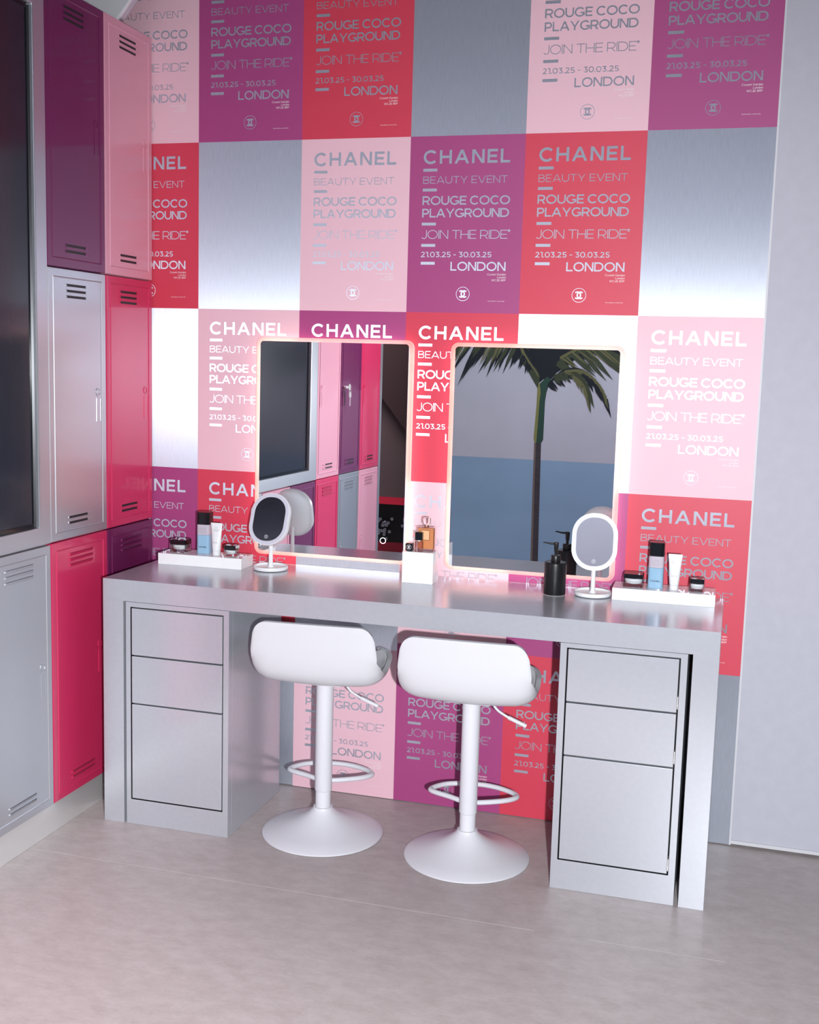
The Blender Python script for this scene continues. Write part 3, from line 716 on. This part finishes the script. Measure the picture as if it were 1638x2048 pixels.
bm = BM(); lathe(bm, [(.009, .0902), (.013, .096), (.0142, .104), (.0142, .112), (.0125, .1165)], n=8); obj('stopper', bm, 'clear_glass', t, .0008)
t = thing('nail_polish', 'small clear bottle with a black cap in front of the amber perfume', 'bottle', (.9150, -.1615, BZ))
bm = BM(); prism(bm, rrect(-.0135, .0135, -.0085, .0085, .002, 3), 0, .037, 'z'); obj('glass_body', bm, 'polish_glass', t, .0008)
bm = BM(); lathe(bm, [(.006, .0372), (.006, .0405)], n=20); obj('neck', bm, 'white_plastic', t, smooth=True)
bm = BM(); prism(bm, rrect(-.0128, .0128, -.0078, .0078, .0012, 3), .0407, .0685, 'z'); obj('cap', bm, 'black_gloss', t, .0006)
t = thing('bottle_cap', 'small loose black cap with a white emblem at the left edge of the white block', 'cap', (.8795, -.152, BZ))
bm = BM(); prism(bm, rrect(-.013, .013, .0004, .0272, .005, 5), -.012, .0115, 'y'); obj('cap_body', bm, 'black_gloss', t, .002)
obj('emblem', quads_bm(emblem_quads(0, .0138, .0088), -.0127), 'white_ink', t, recalc=False)

# black pump bottle
t = thing('pump_bottle', 'matte black pump bottle on the desk before the right lighted mirror', 'dispenser', (1.3875, -.164, DZ))
bm = BM(); lathe(bm, [(.0345, 0), (.0362, .0012), (.0368, .003), (.0368, .1045), (.0362, .1085), (.0345, .1105), (.017, .1115)], n=48); obj('body', bm, 'black_satin', t, smooth=True)
bm = BM(); lathe(bm, [(.0345, .0002), (.0366, .0008), (.0372, .0016), (.0366, .0024)], n=48); obj('base_ring', bm, 'chrome', t, smooth=True)
bm = BM(); lathe(bm, [(.0155, .1118), (.0158, .113), (.0158, .1315), (.0150, .133), (.007, .1335)], n=32); obj('collar', bm, 'black_plastic', t, smooth=True)
bm = BM(); lathe(bm, [(.0048, .1337), (.0048, .143), (.0066, .146), (.0080, .170), (.0080, .1745), (.0070, .176)], n=24); pm = obj('pump_head', bm, 'black_plastic', t, smooth=True)
bm = BM(); tube(bm, [(-.005, 0, .1705), (-.022, -.002, .1705), (-.040, -.004, .1735), (-.0435, -.0045, .1730)], [.0040, .0032, .0024, .0022], 10); obj('nozzle', bm, 'black_plastic', pm, smooth=True)

# vanity mirrors on stands
def vanity(x, y, tilt, yaw, label, dark):
    t = thing('vanity_mirror', label, 'mirror', (x, y, DZ), 0, 'small vanity mirrors on stands')
    bm = BM(); lathe(bm, [(.0, .001), (.056, .001), (.0605, .003), (.0622, .009), (.0615, .0145), (.0600, .0155), (.0585, .0145), (.057, .0085), (.020, .0075), (.012, .0095), (.009, .016), (.0078, .024)], n=56, cap=False); obj('base_dish', bm, 'white_plastic', t, smooth=True)
    bm = BM(); lathe(bm, [(.0078, .020), (.0074, .085), (.0072, .135)], n=24); obj('stem', bm, 'white_plastic', t, smooth=True)
    h = link('mirror_head', None, t) if False else None
    zc = .1815
    piv = Matrix.Translation((0, -.006, zc)) @ Matrix.Rotation(yaw, 4, 'Z') @ Matrix.Rotation(-tilt, 4, 'X')
    a, b = .0745, .0945; r = .0705
    bm = BM(); n = 12
    # shell: rounded back
    loops = [(a, b, r, -.012), (a, b, r, -.002), (a * .985, b * .985, r * .985, .008), (a * .93, b * .94, r * .93, .017), (a * .78, b * .82, r * .78, .0245), (a * .45, b * .52, r * .45, .029)]
    rings = []
    for A_, B_, r_, y_ in loops: rings.append([bm.verts.new((u, y_, v)) for u, v in rrect(-A_, A_, -B_, B_, r_ * .995, n)])
    for p, q in zip(rings, rings[1:]):
        m_ = len(p)
        for i in range(m_): bm.faces.new((p[i], p[(i + 1) % m_], q[(i + 1) % m_], q[i]))
    bm.faces.new(rings[0]); bm.faces.new(rings[-1])
    bm.transform(piv); sh = obj('head_shell', bm, 'white_plastic', t, smooth=True)
    o1 = rrect(-a + .002, a - .002, -b + .002, b - .002, r - .002, n); i1 = rrect(-a + .0145, a - .0145, -b + .0145, b - .0145, r - .0145, n)
    bm = BM(); ringprism(bm, o1, i1, -.0145, -.0121, 'y'); bm.transform(piv); obj('light_ring', bm, 'ring_diffuser', t, .0006)
    bm = BM(); prism(bm, i1, -.0136, -.0122, 'y'); bm.transform(piv); g = obj('mirror_glass', bm, 'mirror_glass', t)
    q = rib(arc(0, -b + .030, .0062, .0062, 0, 360, 24)[:-1], .0009, True) + rib(arc(0, -b + .0310, .0022, .0026, -50, 230, 12), .0009) + rib([(0, -b + .0255), (0, -b + .0285)], .0016)
    bm = quads_bm(q, -.0140); bm.transform(piv); obj('touch_icon', bm, 'icon_lilac', g, recalc=False)
    # faint moulded mark running up the back
    q = []
    for k_, (u0, u1) in enumerate(((.024, .032), (.017, .0185), (.012, .0135), (.007, .0085))):
        q += rib([(-.003, u0), (.003, u0)], .0012) + (rib(arc(0, (u0 + u1) / 2, .0035, .0042, 0, 360, 14)[:-1], .0010, True) if k_ == 0 else rib([(-.003, u1), (.003, u1)], .0008))
    q += rib(arc(0, -.012, .005, .005, 0, 360, 16)[:-1], .001, True)
    bm = quads_bm([[(-u, v) for u, v in qq] for qq in [[(p.x, p.y) for p in q_] for q_ in q]], .0296); bm.transform(piv); obj('back_mark', bm, 'icon_grey', sh, recalc=False)
vanity(.3585, -.1400, math.radians(20), math.radians(-3), 'small oval vanity mirror on the left, its glass looking dark', True)
vanity(1.5100, -.1290, math.radians(8.5), math.radians(4), 'small oval vanity mirror on the right, its glass looking pale lilac', False)

# ------------------------------------------------------------------ seen only in the mirrors: mural and alcove
m = thing('palm_mural', 'painted palm tree above a blue band, seen in the right mirror', 'mural', (0, -4.80, 0))
def flat(name, polys, mt, y, par=m, th=.0004):
    bm = BM()
    for i, p in enumerate(polys): prism(bm, p, 0, th + .00003 * i, 'y')
    o = obj(name, bm, mt, par); o.location.y = y; return o
flat('sky_panel', [[(-.56, .888), (4.4, .888), (4.4, 4.15), (-.56, 4.15)]], 'mural_sky', .0005)
flat('sea_panel', [[(-.56, .02), (4.4, .02), (4.4, .8875), (-.56, .8875)]], 'mural_sea', .0005)
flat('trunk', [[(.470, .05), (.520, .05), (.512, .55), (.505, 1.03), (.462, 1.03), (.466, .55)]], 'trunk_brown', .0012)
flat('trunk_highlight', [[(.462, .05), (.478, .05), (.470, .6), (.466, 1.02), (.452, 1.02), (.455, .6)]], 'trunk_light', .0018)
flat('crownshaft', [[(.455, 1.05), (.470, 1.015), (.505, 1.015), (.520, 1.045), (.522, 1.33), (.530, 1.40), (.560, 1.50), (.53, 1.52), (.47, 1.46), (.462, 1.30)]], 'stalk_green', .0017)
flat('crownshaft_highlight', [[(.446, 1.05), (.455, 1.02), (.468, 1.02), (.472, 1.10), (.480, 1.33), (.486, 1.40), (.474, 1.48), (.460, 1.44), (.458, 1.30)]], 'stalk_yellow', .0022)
flat('crown_heart', [[(.470, 1.47), (.36, 1.62), (.27, 1.74), (.26, 1.9), (.80, 1.9), (.78, 1.70), (.70, 1.62), (.60, 1.55), (.56, 1.50), (.525, 1.43), (.505, 1.50)]], 'palm_dark', .0012)
flat('leaf_stalk', [[(.462, 1.43), (.475, 1.52), (.40, 1.66), (.36, 1.78), (.28, 1.78), (.30, 1.66), (.38, 1.56)]], 'palm_green', .0026)
def frond(rach, lens, ang0, ang1, wd, mt, n, y, jit=.25):
    P = spline([(a, 0, b) for a, b in rach], 10); polys = []
    for i in range(n):
        f = (i + .5) / n; p = P[int(f * (len(P) - 1))]; L_ = lens[0] + (lens[1] - lens[0]) * f; L_ *= random.uniform(1 - jit, 1 + jit * .6)
        a = math.radians(ang0 + (ang1 - ang0) * f + random.uniform(-7, 7)); dx, dz = math.cos(a), math.sin(a); px, pz = -dz, dx; w_ = wd * random.uniform(.7, 1.2)
        polys.append([(p.x - px * w_ * .5, p.z - pz * w_ * .5), (p.x + dx * L_ * .55 - px * w_ * .62, p.z + dz * L_ * .55 - pz * w_ * .62), (p.x + dx * L_, p.z + dz * L_), (p.x + dx * L_ * .5 + px * w_ * .5, p.z + dz * L_ * .5 + pz * w_ * .5), (p.x + px * w_ * .5, p.z + pz * w_ * .5)])
    st = [(v.x, v.z) for v in P]; polys += [[(a[0], a[1] - .012), (b[0], b[1] - .012), (b[0], b[1] + .012), (a[0], a[1] + .012)] for a, b in zip(st[::3], st[3::3])]
    polys = [[(max(-.555, u), v) for u, v in q] for q in polys]; polys = [q for q in polys if max(u for u, v in q) > -.54]
    return flat('frond', polys, mt, y)
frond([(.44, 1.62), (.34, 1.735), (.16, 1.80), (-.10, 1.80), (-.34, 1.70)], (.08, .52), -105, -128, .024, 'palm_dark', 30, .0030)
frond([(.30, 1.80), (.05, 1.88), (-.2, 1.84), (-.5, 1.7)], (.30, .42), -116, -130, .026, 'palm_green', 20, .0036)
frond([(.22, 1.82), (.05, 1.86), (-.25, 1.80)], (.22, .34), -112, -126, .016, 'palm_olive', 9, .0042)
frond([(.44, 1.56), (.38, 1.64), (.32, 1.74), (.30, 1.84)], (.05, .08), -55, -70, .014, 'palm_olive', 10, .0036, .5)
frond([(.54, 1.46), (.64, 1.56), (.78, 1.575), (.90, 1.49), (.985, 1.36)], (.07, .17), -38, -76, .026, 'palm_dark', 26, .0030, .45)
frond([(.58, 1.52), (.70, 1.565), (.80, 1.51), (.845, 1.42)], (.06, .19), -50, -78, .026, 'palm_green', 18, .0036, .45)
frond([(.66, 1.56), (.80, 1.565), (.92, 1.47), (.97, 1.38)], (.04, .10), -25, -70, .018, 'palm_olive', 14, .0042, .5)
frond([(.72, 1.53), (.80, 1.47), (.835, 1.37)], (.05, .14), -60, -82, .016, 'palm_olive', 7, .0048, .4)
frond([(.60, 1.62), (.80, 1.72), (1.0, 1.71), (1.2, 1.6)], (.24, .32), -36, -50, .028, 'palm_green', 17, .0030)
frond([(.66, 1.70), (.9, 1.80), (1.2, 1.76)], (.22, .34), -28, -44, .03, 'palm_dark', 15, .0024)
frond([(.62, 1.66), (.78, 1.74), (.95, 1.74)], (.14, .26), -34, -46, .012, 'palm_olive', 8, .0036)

b = thing('booth', 'dark curved booth with a red base and blossom panel, seen in the left mirror', 'booth', (-.82, -5.33, 0))
def arcwall(r, a0, a1, z0, z1, th, nm, mt, sm=True):
    bm = BM(); n = 24
    o_ = [(r * math.sin(a0 + (a1 - a0) * i / n), r - r * math.cos(a0 + (a1 - a0) * i / n)) for i in range(n + 1)]
    i_ = [((r + th) * math.sin(a0 + (a1 - a0) * i / n), r - (r + th) * math.cos(a0 + (a1 - a0) * i / n)) for i in range(n + 1)]
    prism(bm, o_ + i_[::-1], z0, z1, 'z'); return obj(nm, bm, mt, b, smooth=sm)
arcwall(-1.6, -.35, .35, .001, .14, .05, 'base', 'booth_red')
arcwall(-1.6, -.35, .35, .141, .46, .05, 'blossom_panel', 'booth_black')
arcwall(-1.6, -.35, .35, .461, .522, .05, 'glowing_rail', 'glow_red')
arcwall(-1.55, -.36, .36, .523, 2.6, .05, 'back_panel', 'booth_brown')
bm = BM(); prism(bm, [(-.45, 1.80), (-.45, 2.6), (.5, 2.6), (.5, .86), (.13, 1.09)], .06, .10, 'y'); obj('canopy', bm, 'alcove_brown', b)
bm = BM()
for i in range(22):
    if i < 14: cx, cz = -.055 + random.uniform(-.05, .05), .29 + random.uniform(-.08, .06)
    else: cx, cz = random.uniform(-.1, .14), random.uniform(.17, .43)
    for k_ in range(5):
        a = 2 * PI * k_ / 5 + i; prism(bm, circle(cx + .009 * math.cos(a), cz + .009 * math.sin(a), .005, 6), .056, .060, 'y')
obj('blossoms', bm, 'blossom', b)
